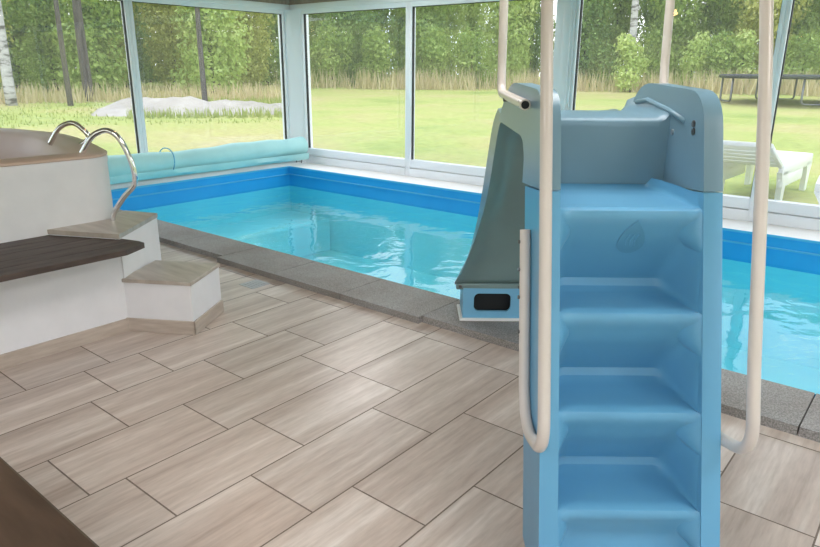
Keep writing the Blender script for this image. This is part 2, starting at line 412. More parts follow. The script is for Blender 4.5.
pn = empty('pendant_lamp', (-3.84, 2.7, 2.5)); tag(pn, 'small warm globe lamp hanging from the ceiling, mirrored in the window behind the slide', 'lamp')
bm = bmesh.new(); bmesh.ops.create_uvsphere(bm, u_segments=20, v_segments=12, radius=.05, matrix=Matrix.Translation((0, 0, -.2))); obj('globe', bm, m_bulb, pn, smooth=True)
bm = bmesh.new(); tube(bm, [(0, 0, 0), (0, 0, -.155)], .006, 8); obj('cord', bm, m_gasket, pn)
bm = bmesh.new(); tube(bm, [(0, 0, 0), (0, 0, -.02)], .05, 16); obj('ceiling_rose', bm, m_white, pn)

# ------------------------------------------------------------------ hot tub, steps, bench
ZS = .936
outl = [(-3.80, -.9), (-3.80, 1.83), (-3.95, 1.95), (-4.62, 2.15), (-5.3, 2.28), (-6.15, 2.16), (-6.8, 1.6), (-6.8, -.9)]
out_r = rounded(outl, [.1, .10, .10, .3, .3, .3, .4, .1], 5)
def inset(pts, d):
    c = sum(pts, Vector((0, 0)))/len(pts); res = []
    n = len(pts)
    for i in range(n):
        e = (pts[(i+1) % n]-pts[i-1]).normalized(); nn = Vector((e.y, -e.x))
        if (c-pts[i]).dot(nn) < 0: nn = -nn
        res.append(pts[i]+nn*d)
    return res
tub = empty('hot_tub', (-5.0, .6, 0)); tag(tub, 'built-in hot tub with white plastered surround and beige acrylic rim', 'hot tub')
def loc(pts): return [(p_[0]+5.0, p_[1]-.6) for p_ in pts]
bm = bmesh.new()
o_ = loc(out_r); i_ = loc(inset(out_r, .02)); n = len(o_)
q4 = [[bm.verts.new((*p_, z)) for p_ in pp] for pp, z in ((o_, 0), (o_, ZS-.018), (i_, ZS-.018), (i_, 0))]
for a, b in ((0, 1), (1, 2), (2, 3), (3, 0)):
    for i in range(n): bm.faces.new((q4[a][i], q4[a][(i+1) % n], q4[b][(i+1) % n], q4[b][i]))
obj('surround', bm, m_plaster, tub, angle=40)
bm = bmesh.new()   # lower plinth standing further out
prism(bm, [(x+5.0, y-.6) for x, y in ((-3.41, -.9), (-3.41, 1.68), (-3.80, 1.48), (-3.80, -.9))], 0, .49); obj('plinth', bm, m_plaster, tub)
bm = bmesh.new(); prism(bm, [(x+5.0, y-.6) for x, y in ((-3.398, -.9), (-3.398, 1.69), (-3.42, 1.69), (-3.42, -.9))], 0, .075); bevel_all(bm, .003, 1)
obj('skirting', bm, m_skirt, tub)
bm = bmesh.new(); rings = []
prof = [(0.006, ZS-.0185), (-.006, ZS-.014), (-.006, ZS-.006), (0.004, ZS), (.10, ZS+.012), (.17, ZS+.0), (.20, ZS-.03), (.25, ZS-.14), (.32, ZS-.42), (.38, ZS-.5), (.60, ZS-.52)]
for d, z in prof:
    rings.append([bm.verts.new((q.x+5.0, q.y-.6, z)) for q in inset(out_r, d)])
n = len(out_r)
for a, b in zip(rings, rings[1:]):
    for i in range(n): bm.faces.new((a[i], a[(i+1) % n], b[(i+1) % n], b[i]))
bm.faces.new(rings[-1])
obj('shell', bm, m_acryl, tub, angle=60)
bm = bmesh.new(); ri = inset(out_r, -.004)
o_ = loc(ri); i_ = loc(inset(out_r, .002))
q4 = [[bm.verts.new((*p_, z)) for p_ in pp] for pp, z in ((o_, ZS-.058), (o_, ZS-.020), (i_, ZS-.020), (i_, ZS-.058))]
for a, b in ((0, 1), (1, 2), (2, 3), (3, 0)):
    for i in range(n): bm.faces.new((q4[a][i], q4[a][(i+1) % n], q4[b][(i+1) % n], q4[b][i]))
obj('rim_band', bm, m_plaster, tub, angle=40)

# two steps turned beside the tub
ca, sa = .855, .52
def stepbox(name, parent, fx, fy, wid, dep, ztop):
    """front corner (fx,fy); front face runs back along -(ca,sa), side face along (-sa,ca)"""
    mt = Matrix(((ca, -sa, 0, fx-parent.location.x), (sa, ca, 0, fy-parent.location.y), (0, 0, 1, 0), (0, 0, 0, 1)))
    bm = bmesh.new(); box(bm, -wid, 0, 0, dep, 0, ztop-.022, 0, mtx=mt); obj('riser_block', bm, m_plaster, parent)
    bm = bmesh.new(); box(bm, -wid-.0, .008, -.008, dep, ztop-.022, ztop, .004, mtx=mt); obj('tread', bm, m_trav, parent)
    bm = bmesh.new(); box(bm, -wid, .011, -.011, .0005, 0, .078, .002, mtx=mt); box(bm, -.0005, .011, -.011, dep, 0, .078, .002, mtx=mt); obj('skirting', bm, m_skirt, parent)
st = empty('tub_step', (-3.25, 1.95, 0)); tag(st, 'low white step block with a travertine top, lower of two by the hot tub', 'step')
stepbox('low', st, -3.077, 1.881, .40, .37, .307)
st = empty('tub_step', (-3.65, 1.8, 0)); tag(st, 'taller white step block with a travertine top, upper step against the hot tub', 'step')
def polystep(parent, pts, ztop):
    pts = [(a-parent.location.x, b-parent.location.y) for a, b in pts]
    bm = bmesh.new(); prism(bm, pts, 0, ztop-.025); obj('riser_block', bm, m_plaster, parent)
    c = sum((Vector(p_) for p_ in pts), Vector((0, 0)))/len(pts)
    bm = bmesh.new(); prism(bm, [tuple(c+(Vector(p_)-c)*1.02) for p_ in pts], ztop-.025, ztop); bevel_all(bm, .004, 2); obj('tread', bm, m_trav, parent)
polystep(st, [(-3.405, 1.685), (-3.745, 2.105), (-3.97, 2.02), (-3.945, 1.955), (-3.803, 1.84), (-3.803, 1.485)], .557)

# dark wooden bench board on a bracket
be = empty('bench', (-3.25, .5, .56)); tag(be, 'dark stained slatted wooden bench fixed to the hot tub plinth', 'bench')
ZBn = .527
ends = [(1.478, 1.54), (1.545, 1.605), (1.61, 1.67), (1.70, 1.735), (1.735, 1.60)]
for i in range(5):
    x0 = -3.795 + i*.1255; x1 = x0+.1205
    bm = bmesh.new(); pts = [(x0, -.5), (x1, -.5), (x1, ends[i][1]), (x0, ends[i][0])]
    if i == 4: pts = [(x0, -.5), (x1, -.5), (x1, 1.60), (x0+.05, 1.735), (x0, 1.735)]
    prism(bm, [(x+3.25, y-.5) for x, y in pts], ZBn-.028-.56, ZBn-.56); bevel_all(bm, .005, 2)
    obj('slat', bm, m_bench, be)
for y in (.73, -.6):
    bm = bmesh.new(); box(bm, -.10, -.06, y, y+.20, -.075, -.062, .002); box(bm, -.10, -.092, y+.07, y+.13, -.0615, -.061, .0); obj('bracket', bm, m_gasket, be)

# chrome grab rails
arc = [(-3.757, 1.833, .557), (-3.747, 1.841, .601), (-3.693, 1.885, .696), (-3.641, 1.928, .770), (-3.637, 1.931, .865), (-3.662, 1.91, .978), (-3.691, 1.886, 1.045), (-3.732, 1.853, 1.075), (-3.777, 1.816, 1.061), (-3.811, 1.788, 1.027), (-3.86, 1.75, .94)]
base = Vector(arc[0])
def grab(label, off, foot):
    r = empty('grab_rail', base+Vector(off)); tag(r, label, 'handrail', 'chrome grab rails of the hot tub')
    pts = [Vector(q)-base for q in arc]
    if foot is not None: pts[0].z = foot-base.z; pts = [q for q in pts if q.z >= pts[0].z-1e-6]
    bm = bmesh.new(); tube(bm, smooth_path(pts, 6), .0155, 12); obj('rail', bm, m_chrome, r, smooth=True)
    return r
grab('chrome arched grab rail on the step at the hot tub corner', (0, 0, 0), None)
r = grab('chrome arched grab rail behind the hot tub rim, farther of the two', (-.665, .11, 0), .90)

# brown wooden table in the near left corner
tb = empty('table', (-1.35, -.05, 0)); tag(tb, 'dark brown wooden table top in the near left corner', 'table')
bm = bmesh.new(); box(bm, -.8, .8, -.40, .402, .68, .72, .006); obj('tabletop', bm, m_table, tb)
bm = bmesh.new()
for sx in (-.7, .7):
    for sy in (-.3, .3):
        b2 = bmesh.new(); box(b2, sx-.035, sx+.035, sy-.035, sy+.035, 0, .679, .004); obj('leg', b2, m_table, tb)
bm.free()

# floor drain
dr = empty('floor_drain', (-3.55, 2.66, 0)); tag(dr, 'small square steel floor drain near the coping', 'drain')
bm = bmesh.new(); mt = Matrix.Identity(4)
box(bm, -.075, .075, -.075, .075, 0, .003, .001, mtx=mt)
for i in range(5): box(bm, -.055, .055, -.052+i*.024, -.043+i*.024, .003, .0055)
obj('grate', bm, m_drain, dr)

# ------------------------------------------------------------------ rolled pool cover
cv = empty('pool_cover_roll', (-7.67, 5.03, .04)); tag(cv, 'pale teal rolled up pool cover lying along the left glass wall', 'pool cover')
bm = bmesh.new()
rings = []
for i in range(41):
    y = -3.3 + 5.05*i/40; rad = .143 + .012*math.sin(i*.45) + .006*math.sin(i*1.3)
    rings.append([bm.verts.new((.16*0+rad*math.cos(a), y, .262-.03*math.sin(PI*i/40)+rad*math.sin(a))) for a in [2*PI*q/28 for q in range(28)]])
for a, b in zip(rings, rings[1:]):
    for q in range(28): bm.faces.new((a[q], a[(q+1) % 28], b[(q+1) % 28], b[q]))
bm.faces.new(rings[0]); bm.faces.new(rings[-1])
# loose flap edge of the outermost layer
fl_ = []
for i in range(41):
    y = -3.3 + 5.05*i/40
    fl_.append([bm.verts.new((.147+.01*math.sin(i*.7), y, .17)), bm.verts.new((.150, y, .11)), bm.verts.new((.120+.012*math.sin(i*.5), y, .075))])
for a, b in zip(fl_, fl_[1:]):
    for q in range(2): bm.faces.new((a[q], a[q+1], b[q+1], b[q]))
obj('roll', bm, m_cover, cv, angle=50)
bm = bmesh.new()
ring = [(.170*math.cos(a), -.50+.012*math.sin(a*2), .246+.170*math.sin(a)) for a in [2*PI*q/30 for q in range(31)]]
tube(bm, ring, .007, 8); obj('strap', bm, m_strap, cv, smooth=True)
bm = bmesh.new()
for y in (1.77, -3.34):
    tube(bm, [(-.16, y, 0), (-.13, y, .20), (0, y, .268), (.02, y, .23), (-.05, y, 0)], .008, 8)
tube(bm, [(0, -3.36, .25), (0, 1.79, .25)], .02, 10)
obj('stand', bm, m_galv, cv, smooth=True)

# ------------------------------------------------------------------ slide
S0, T0 = .617, 1.60
ch, sh = math.cos(-YAW), math.sin(-YAW)
rx, ry = math.cos(YAW), -math.sin(YAW)
hx, hy = math.sin(YAW), math.cos(YAW)
sl = empty('pool_slide', (S0*rx+T0*hx, S0*ry+T0*hy, 0), -YAW)
tag(sl, 'blue plastic pool slide with moulded steps and white tube handrails', 'slide')
def tf(z): return 1.49 + .307*z
SLO, SLI, SRI, SRO = .365, .418, .817, .870
def V(s, t, z): return Vector((s-S0, t-T0, z))
SEAM = 1.097; SEAMB = 1.066
def panel(bm, s0, s1, prof, bev):
    a = [bm.verts.new(V(s0, t, z)) for t, z in prof]; b = [bm.verts.new(V(s1, t, z)) for t, z in prof]; n = len(prof)
    bm.faces.new(a); bm.faces.new(b[::-1])
    for i in range(n): bm.faces.new((a[i], b[i], b[(i+1) % n], a[(i+1) % n]))
    if bev: bevel_all(bm, bev, 3, 35)
# -- ladder: two side panels and the moulded steps between
lad = bmesh.new()
def add(bm, fn):
    b2 = bmesh.new(); fn(b2); bmesh.ops.recalc_face_normals(b2, faces=b2.faces[:])
    me = bpy.data.meshes.new('t'); b2.to_mesh(me); b2.free(); bm.from_mesh(me); bpy.data.meshes.remove(me)
side = [(tf(0), 0), (tf(SEAM-.003), SEAM-.003), (tf(SEAM)+.27, SEAMB-.003), (tf(0)+.27, 0)]
add(lad, lambda b: panel(b, SLO, SLI, side, .012)); add(lad, lambda b: panel(b, SRI, SRO, side, .012))
treads = [.235, .50, .767, 1.045]
prof = [(tf(0)+.10, 0.0)]
for i, z in enumerate(treads):
    nt_ = tf(z)+.018
    if i == 0: prof += [(nt_+.045, z-.12)]
    prof += [(nt_+.018, z-.055), (nt_+.003, z-.032), (nt_, z-.018), (nt_+.006, z-.006), (nt_+.022, z)]
    if i < 3:
        bk = nt_+.215
        prof += [(nt_+.12, z-.002), (bk-.03, z+.002), (bk-.008, z+.012), (bk, z+.035)]
        nn_ = tf(treads[i+1])+.018
        prof += [(bk+(nn_+.04-bk)*.55, z+.035+(treads[i+1]-.10-z-.035)*.6), (nn_+.045, treads[i+1]-.105)]
    else:
        prof += [(2.04, z+.004), (2.10, z+.008), (2.125, z+.013), (2.136, SEAMB-.003), (2.15, SEAMB+.02)]
# densify
pf = []
for (a, b) in zip(prof, prof[1:]):
    k_ = max(1, int(math.hypot(b[0]-a[0], b[1]-a[1])/.02))
    for i in range(k_): pf.append((a[0]+(b[0]-a[0])*i/k_, a[1]+(b[1]-a[1])*i/k_))
pf.append(prof[-1])
# fraction of the way back to the panel front for the outer columns (moulded fillet)
cols = [(SLI-.006, 1.0), (SLI-.001, .93), (SLI+.005, .70), (SLI+.012, .42), (SLI+.022, .20), (SLI+.038, .05), (SLI+.06, 0)]
cols += [(SLI+.06+(SRI-SLI-.12)*i/8, 0) for i in range(1, 9)] + [(SRI+SLI-c, f_) for c, f_ in cols[-2::-1]] if False else [(SLI+.06+(SRI-SLI-.12)*i/8, 0) for i in range(1, 8)]
cols += [(SRI+SLI-c, f_) for c, f_ in cols[6::-1]]
def steps(bm):
    g = []
    for t, z in pf:
        row = []
        for s, f_ in cols:
            # scooped gusset under each nosing: the fillet grows broader there
            ft = tf(z)+.006
            row.append(bm.verts.new(V(s, t+(min(ft, t)-t)*f_, z)))
        g.append(row)
    for a, b in zip(g, g[1:]):
        for i in range(len(a)-1): bm.faces.new((a[i], a[i+1], b[i+1], b[i]))
add(lad, steps)
obj('ladder', lad, m_slide, sl, angle=40)
# gussets: rounded moulded webs joining each nosing to the side panels
def gusset(bm, sgn, z):
    s_e = SLI-.004 if sgn > 0 else SRI+.004
    rows = []
    for i in range(9):
        u = i/8; zz = z-.01-.115*u; wd = .052*math.sin(PI*min(1, .18+u*.82))**.6 + .002
        row = []
        for j_ in range(6):
            v_ = j_/5
            s_ = s_e+sgn*wd*v_; t_ = tf(zz)+.004 + .072*v_**1.5
            row.append(bm.verts.new(V(s_, t_, zz)))
        rows.append(row)
    for a, b in zip(rows, rows[1:]):
        for j_ in range(5): bm.faces.new((a[j_], a[j_+1], b[j_+1], b[j_]))
for z in treads:
    for sgn in (1, -1):
        bm = bmesh.new(); gusset(bm, sgn, z); obj('gusset', bm, m_slide, sl, smooth=True)
# -- platform: two ears and the deck
pl = bmesh.new()
ear = rounded([(tf(SEAM), SEAM), (tf(1.36), 1.362), (2.55, 1.378), (2.83, 1.215), (2.20, 1.208), (2.15, 1.15), (2.15, SEAMB)],
              [0, .10, .16, .03, .07, .02, 0], 6)
ear = [(q.x, q.y) for q in ear]
ear2 = rounded([(tf(SEAM), SEAM), (tf(1.36), 1.362), (2.46, 1.382), (2.60, 1.20), (2.20, 1.203), (2.15, 1.15), (2.15, SEAMB)],
              [0, .10, .13, .03, .07, .02, 0], 6)
ear2 = [(q.x, q.y) for q in ear2]
add(pl, lambda b: panel(b, SLO, SLI, ear, .014)); add(pl, lambda b: panel(b, SRI, SRO, ear2, .014))
def deck(bm):
    pr_ = [(2.134, SEAMB), (2.132, 1.245), (2.136, 1.262), (2.148, 1.272), (2.165, 1.276), (2.52, 1.276), (2.60, 1.262), (2.66, 1.235), (2.72, 1.19)]
    bot_ = [(2.62, 1.19), (2.56, 1.22), (2.2, 1.22), (2.18, SEAMB)]
    cl = [(SLI-.006, .10), (SLI+.002, .05), (SLI+.014, .02), (SLI+.035, 0), (.6, 0), (SRI-.035, 0), (SRI-.014, .02), (SRI-.002, .05), (SRI+.006, .10)]
    g = []
    for t, z in pr_ + bot_:
        up_ = 1 if (z > 1.25) else 0
        g.append([bm.verts.new(V(s, t, z+up_*e*.5)) for s, e in cl])
    g.append(g[0])
    for a, b in zip(g, g[1:]):
        for i in range(len(a)-1): bm.faces.new((a[i], a[i+1], b[i+1], b[i]))
add(pl, deck)
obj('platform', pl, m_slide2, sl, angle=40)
# moulded arm ledge on the inside of each ear
bm = bmesh.new()
for s_, sg in ((SLI, 1), (SRI, -1)):
    tube(bm, [V(s_, 2.02, 1.275), V(s_, 2.15, 1.298), V(s_, 2.36, 1.322), V(s_, 2.47, 1.31)], .008, 8)
obj('arm_ledge', bm, m_slide2, sl, smooth=True)
# -- chute
# stations: skirt (sL,t,z), lip (sL,t,z), centre s
stn = [((.369, 2.70, 1.222), (.369, 2.86, 1.262), .617), ((.368, 2.82, 1.19), (.368, 3.00, 1.19), .617), ((.364, 2.93, 1.04), (.366, 3.13, 1.04), .617),
       ((.358, 3.05, .857), (.362, 3.26, .85), .617), ((.338, 3.18, .675), (.357, 3.41, .665), .617), ((.308, 3.317, .497), (.350, 3.55, .52), .617),
       ((.278, 3.45, .35), (.350, 3.66, .43), .617), ((.252, 3.555, .262), (.355, 3.73, .385), .617), ((.30, 3.70, .20), (.385, 3.80, .36), .64),
       ((.385, 3.90, .13), (.42, 3.92, .32), .69), ((.50, 4.20, .08), (.53, 4.20, .28), .80), ((.70, 4.50, .06), (.73, 4.50, .26), .99), ((.85, 4.70, .055), (.88, 4.70, .255), 1.13)]
def chute(bm):
    rows = []
    for (A, B, c), cf in zip(stn, [.5, .72, .78, .78, .72, .55, .25, .04, .04, .1, .3, .3, .3]):
        A, B = Vector(A), Vector(B); hw = c-A.x; hl = c-B.x
        nrm = Vector((0, B.y-A.y, B.z-A.z)); row = []
        m_ = 12
        # outer left side from lip down to skirt, concave underside, right side up, inner trough back
        conc = .55
        for i in range(m_+1):                       # underside, left to right
            u = -1+2*i/m_; q = A + nrm*(cf*(1-abs(u)**4.5))
            row.append((c+u*hw, q.y, q.z))
        row.append((c+hl+.004, B.y, B.z)); row.append((c+hl-.012, *(B+nrm*.06).yz)); row.append((c+hl-.03, B.y, B.z))
        for i in range(m_+1):                       # trough, right to left
            u = 1-2*i/m_; q = A + nrm*(.84+.12*abs(u)**3.2)
            row.append((c+u*(hl-.035), q.y, q.z))
        row.append((c-hl+.03, B.y, B.z)); row.append((c-hl+.012, *(B+nrm*.06).yz)); row.append((c-hl-.004, B.y, B.z))
        rows.append(row)
    # smooth along the length
    k_ = len(rows[0]); dense = []
    tracks = [smooth_path([rows[r][i] for r in range(len(rows))], 5) for i in range(k_)]
    g = [[bm.verts.new(V(*tracks[i][r])) for i in range(k_)] for r in range(len(tracks[0]))]
    for a, b in zip(g, g[1:]):
        for i in range(k_): bm.faces.new((a[i], a[(i+1) % k_], b[(i+1) % k_], b[i]))
    bm.faces.new(g[0]); bm.faces.new(g[-1])
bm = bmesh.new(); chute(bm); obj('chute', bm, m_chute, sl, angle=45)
# bottom edge flange with bolts
bm = bmesh.new()
fp = [V(.617-.36+.72*i/12, 3.553, .262+.0*i) for i in range(13)]
box(bm, .262-S0, .972-S0, 3.548-T0, 3.585-T0, .225, .262, .008); fl_o = obj('flange', bm, m_chute, sl, angle=40)
for s in (.285, .62, .945):
    bm = bmesh.new(); tube(bm, [V(s, 3.552, .245), V(s, 3.541, .245)], .010, 10); obj('bolt', bm, m_steel, sl)
# pedestal with two openings
def pedestal(bm):
    x0, x1 = .303-S0, .93-S0; y0, y1 = 3.545-T0, 3.76-T0; z0, z1 = .058, .235
    op = [(.365-S0, .575-S0, .098, .205), (.66-S0, .87-S0, .098, .205)]
    xs = [x0, op[0][0], op[0][1], op[1][0], op[1][1], x1]
    box(bm, x0, x1, y0, y0+.02, z0, op[0][2]); box(bm, x0, x1, y0, y0+.02, op[0][3], z1)
    for a, b in ((xs[0], xs[1]), (xs[2], xs[3]), (xs[4], xs[5])): box(bm, a, b, y0, y0+.02, op[0][2], op[0][3])
    box(bm, x0, x0+.02, y0+.02, y1, z0, z1); box(bm, x1-.02, x1, y0+.02, y1, z0, z1); box(bm, x0+.02, x1-.02, y1-.02, y1, z0, z1)
    for (a, b, c, d) in op:    # rounded corners
        for (cx, sx) in ((a, 1), (b, -1)):
            for (cz, sz) in ((c, 1), (d, -1)):
                r_ = .03; pts = [(cx, cz)] + [(cx+sx*r_*(1-math.sin(q*PI/12)), cz+sz*r_*(1-math.cos(q*PI/12))) for q in range(7)]
                f_ = [bm.verts.new((p_[0], y0+.001, p_[1])) for p_ in pts]; bk_ = [bm.verts.new((p_[0], y0+.019, p_[1])) for p_ in pts]
                bm.faces.new(f_); bm.faces.new(bk_)
                for i in range(len(pts)): bm.faces.new((f_[i], f_[(i+1) % len(pts)], bk_[(i+1) % len(pts)], bk_[i]))
bm = bmesh.new(); pedestal(bm); pd = obj('pedestal', bm, m_bluebase, sl); pd['label'] = 'pale blue pedestal box with dark rounded openings'
bm = bmesh.new(); box(bm, .33-S0, .90-S0, 3.60-T0, 3.62-T0, .07, .23); obj('hollow_shade', bm, m_black, pd)  # black sheet standing in for the shade inside the pedestal
bm = bmesh.new(); box(bm, .285-S0, .95-S0, 3.525-T0, 3.78-T0, .043, .058, .006); obj('footing', bm, m_whitecop, pd)
# handrails: each one bent tube
def rail(side):
    s1 = .348 if side < 0 else .887; s2 = .348 if side < 0 else .912; s3 = .335 if side < 0 else .945; s4 = .345 if side < 0 else .965
    e_ = .348 if side < 0 else .887
    pts = [V(s1, tf(.955)+.165, .955), V(s1, tf(.385)+.165, .385), V(s1, tf(.47)-.147, .47), V(s1, tf(.66)-.147, .66), V(s2, tf(1.4)-.147, 1.4), V(s2, tf(1.78)-.147, 1.78), V(s3, 2.62, 1.90), V(s4, 2.64, 1.42), V(s4, 2.62, 1.333), V(e_-.003, 2.06, 1.316)]
    rad = [.08]*len(pts)
    path = fillet_path(pts, .14, 9)
    bm = bmesh.new(); tube(bm, path, .0165, 16); o = obj('handrail', bm, m_rail, sl, angle=60)
    o['label'] = 'white tube handrail on the %s of the steps' % ('left' if side < 0 else 'right')
    e = pts[-1]; d = (pts[-1]-pts[-2]).normalized()
    b2 = bmesh.new(); tube(b2, [e-d*.02, e+d*.0008], .0125, 14); obj('bore_shade', b2, m_black, o)  # black disc painted as the shade in the tube mouth
    so = -.0165 if side < 0 else .0165
    for z in (.92, .84, .76, .66):
        t_ = tf(z)+.165
        b2 = bmesh.new(); tube(b2, [V(s1+so*.8, t_, z), V(s1+so*1.3, t_, z)], .006, 8); obj('screw', b2, m_steel, o)
    # collar that holds the stub on the ear
    for t_ in (2.10, 2.45):
        b2 = bmesh.new(); tube(b2, [V((.33 if side < 0 else .90), t_, 1.318), V((.372 if side < 0 else .865), t_, 1.318)], .010, 10)
        obj('mounting_stud', b2, m_steel, o)
rail(-1); rail(1)
# drop emblem raised on the top riser
def drop(bm, w_, h_, t_, n=24):
    pts = []
    for i in range(n):
        a = 2*PI*i/n; y_ = -math.cos(a); x_ = math.sin(a)*math.sin(a/2)**1.0
        pts.append((x_*w_*.62, -y_*h_*.5))
    return pts
z0 = .955; nrm_t = tf(1.037)+.018
pts = drop(None, .082, .115, 0)
bm = bmesh.new()
def rsurf(z):    # riser surface depth under the top nosing
    for a, b in zip(pf, pf[1:]):
        if .80 < a[1] <= z <= b[1] and a[1] < 1.03: return a[0]+(b[0]-a[0])*(z-a[1])/max(1e-6, b[1]-a[1])
    return nrm_t+.05
ee = []
for (x_, y_) in pts:
    z = z0+y_; ee.append((x_, z))
fr_ = [bm.verts.new(V(.645+x_, rsurf(z)-.003, z)) for x_, z in ee]; bk_ = [bm.verts.new(V(.645+x_, rsurf(z)+.004, z)) for x_, z in ee]
for i in range(len(ee)): bm.faces.new((fr_[i], fr_[(i+1) % len(ee)], bk_[(i+1) % len(ee)], bk_[i]))
bm.faces.new(fr_)
em = obj('drop_emblem', bm, m_emblem, sl); em['label'] = 'embossed water drop emblem'
bm = bmesh.new()
for k_ in range(3):
    path = [V(.632+k_*.013, rsurf(z0-.03)-.004, z0-.028), V(.628+k_*.013, rsurf(z0-.01)-.004, z0-.008), V(.634+k_*.013, rsurf(z0+.012)-.004, z0+.010)]
    tube(bm, path, .002, 6)
obj('wave_line', bm, m_slide, em)
# screws on the right ear
for t_, z in ((1.95, 1.272), (1.945, 1.25)):
    bm = bmesh.new(); tube(bm, [V(SRI+.001, t_, z), V(SRI-.004, t_, z)], .010, 8); obj('screw', bm, m_steel, sl)
bm = bmesh.new(); tube(bm, [V(SRI+.001, 2.10, 1.235), V(SRI-.004, 2.10, 1.235)], .009, 8); obj('screw', bm, m_drain, sl)
# concrete pad below the pedestal
bm = bmesh.new(); mt = Matrix(((rx, hx, 0, 0), (ry, hy, 0, 0), (0, 0, 1, 0), (0, 0, 0, 1)))
box(bm, .27, .97, 3.45, 3.80, -.06, .0425, .004, mtx=mt)
obj('slide_pad', bm, m_stone, cop)

# ------------------------------------------------------------------ outside
def gz(x, y):
    d = math.hypot(x, y); s = max(0, d-9.5)
    refl_bank = .27*max(0, min(-y-6, 16)) + .27*max(0, min(x-7, 16))     # added unseen slope that hides sky from the window reflections
    return -.06 + refl_bank + .0245*min(s, 30) + .03*noise.noise(Vector((x*.15, y*.15, 0)))
bm = bmesh.new(); g = []
NA, NR = 90, 46
for i in range(NR):
    r_ = 1.0 + 90*(i/(NR-1))**2.2
    g.append([bm.verts.new((-3+r_*math.cos(a), 2.5+r_*math.sin(a), gz(-3+r_*math.cos(a), 2.5+r_*math.sin(a)))) for a in [2*PI*q/NA for q in range(NA)]])
for a, b in zip(g, g[1:]):
    for q in range(NA):
        m_ = (a[q].co+b[(q+1) % NA].co)/2
        if -8.1 < m_.x < 2.7 and -2.4 < m_.y < 7.05: continue
        bm.faces.new((a[q], a[(q+1) % NA], b[(q+1) % NA], b[q]))
bmesh.ops.delete(bm, geom=[v_ for v_ in bm.verts if not v_.link_faces], context='VERTS')
# keep clear of the building footprint
for v_ in bm.verts:
    if -8.35 < v_.co.x < 2.9 and -2.6 < v_.co.y < 7.3: v_.co.z -= 2.0
tag(obj('lawn', bm, m_lawn, smooth=True), 'mown green lawn with dry patches rising behind the pool house', 'lawn', kind='structure')
bm = bmesh.new()
box(bm, -8.6, 3.2, 7.05, 7.75, -.3, -.02, .01); box(bm, -8.6, -8.12, -2.6, 7.05, -.3, -.02, .01)
tag(obj('pavement', bm, m_paving), 'pale paved strip along the outside of the windows', 'paving', kind='structure')

# grass tufts
def blades(bm, n, place, hgt, wid, lay):
    for _ in range(n):
        x, y = place(); z = gz(x, y); h_ = hgt*random.uniform(.5, 1.2); a = random.uniform(0, PI*2); wv = wid*random.uniform(.6, 1.3)
        dx, dy = math.cos(a)*wv, math.sin(a)*wv; lx, ly = random.uniform(-.3, .3)*h_, random.uniform(-.3, .3)*h_
        f = bm.faces.new([bm.verts.new((x-dx, y-dy, z-.02)), bm.verts.new((x+dx, y+dy, z-.02)), bm.verts.new((x+lx, y+ly, z+h_))])
        c = random.random()
        for lp in f.loops: lp[lay] = (c, c, c, 1)
def polar(a0, a1, r0, r1):
    def p_():
        a = math.radians(random.uniform(a0, a1)); r_ = random.uniform(r0, r1)
        return r_*math.sin(a), r_*math.cos(a)
    return p_
bm = bmesh.new(); ly_ = bm.loops.layers.color.new('tone')
def clump():
    cs = [polar(-50, -2, 32.5, 34.5)() for _ in range(200)]
    def p_():
        c = random.choice(cs); return c[0]+random.gauss(0, .35), c[1]+random.gauss(0, .35)
    return p_
blades(bm, 3200, clump(), .95, .03, ly_)
blades(bm, 1600, polar(-78, -50, 24.5, 26.5), .6, .03, ly_)
tag(obj('dry_grass', bm, m_dry, recalc=False), 'tall pale dry grass along the foot of the trees', 'grass', kind='stuff')
bm = bmesh.new(); ly_ = bm.loops.layers.color.new('tone')
blades(bm, 2500, polar(-85, -50, 17, 24), .08, .02, ly_); blades(bm, 2500, polar(-62, -50, 18.5, 24.5), .22, .03, ly_)
tag(obj('green_grass', bm, m_grass, recalc=False), 'longer green grass growing on the lawn', 'grass', kind='stuff')

# sand mound
bm = bmesh.new(); g = []
MD = -56.5
cx, cy = 20.5*math.sin(math.radians(MD)), 20.5*math.cos(math.radians(MD))
for i in range(25):
    u = -1+2*i/24; row = []
    for j_ in range(9):
        v_ = -1+2*j_/8
        x = cx+math.cos(math.radians(MD))*u*2.9+math.sin(math.radians(MD))*v_*1.3
        y = cy-math.sin(math.radians(MD))*u*2.9+math.cos(math.radians(MD))*v_*1.3
        h_ = max(0, (1-u*u))**.5*max(0, 1-v_*v_)*(.42+.3*noise.noise(Vector((u*4, v_*2, 1))))
        row.append(bm.verts.new((x, y, gz(x, y)-.05+h_)))
    g.append(row)
for a, b in zip(g, g[1:]):
    for q in range(8): bm.faces.new((a[q], a[q+1], b[q+1], b[q]))
tag(obj('sand_mound', bm, m_sand, smooth=True), 'low pale mound of sandy earth before the left trees', 'mound', kind='structure')

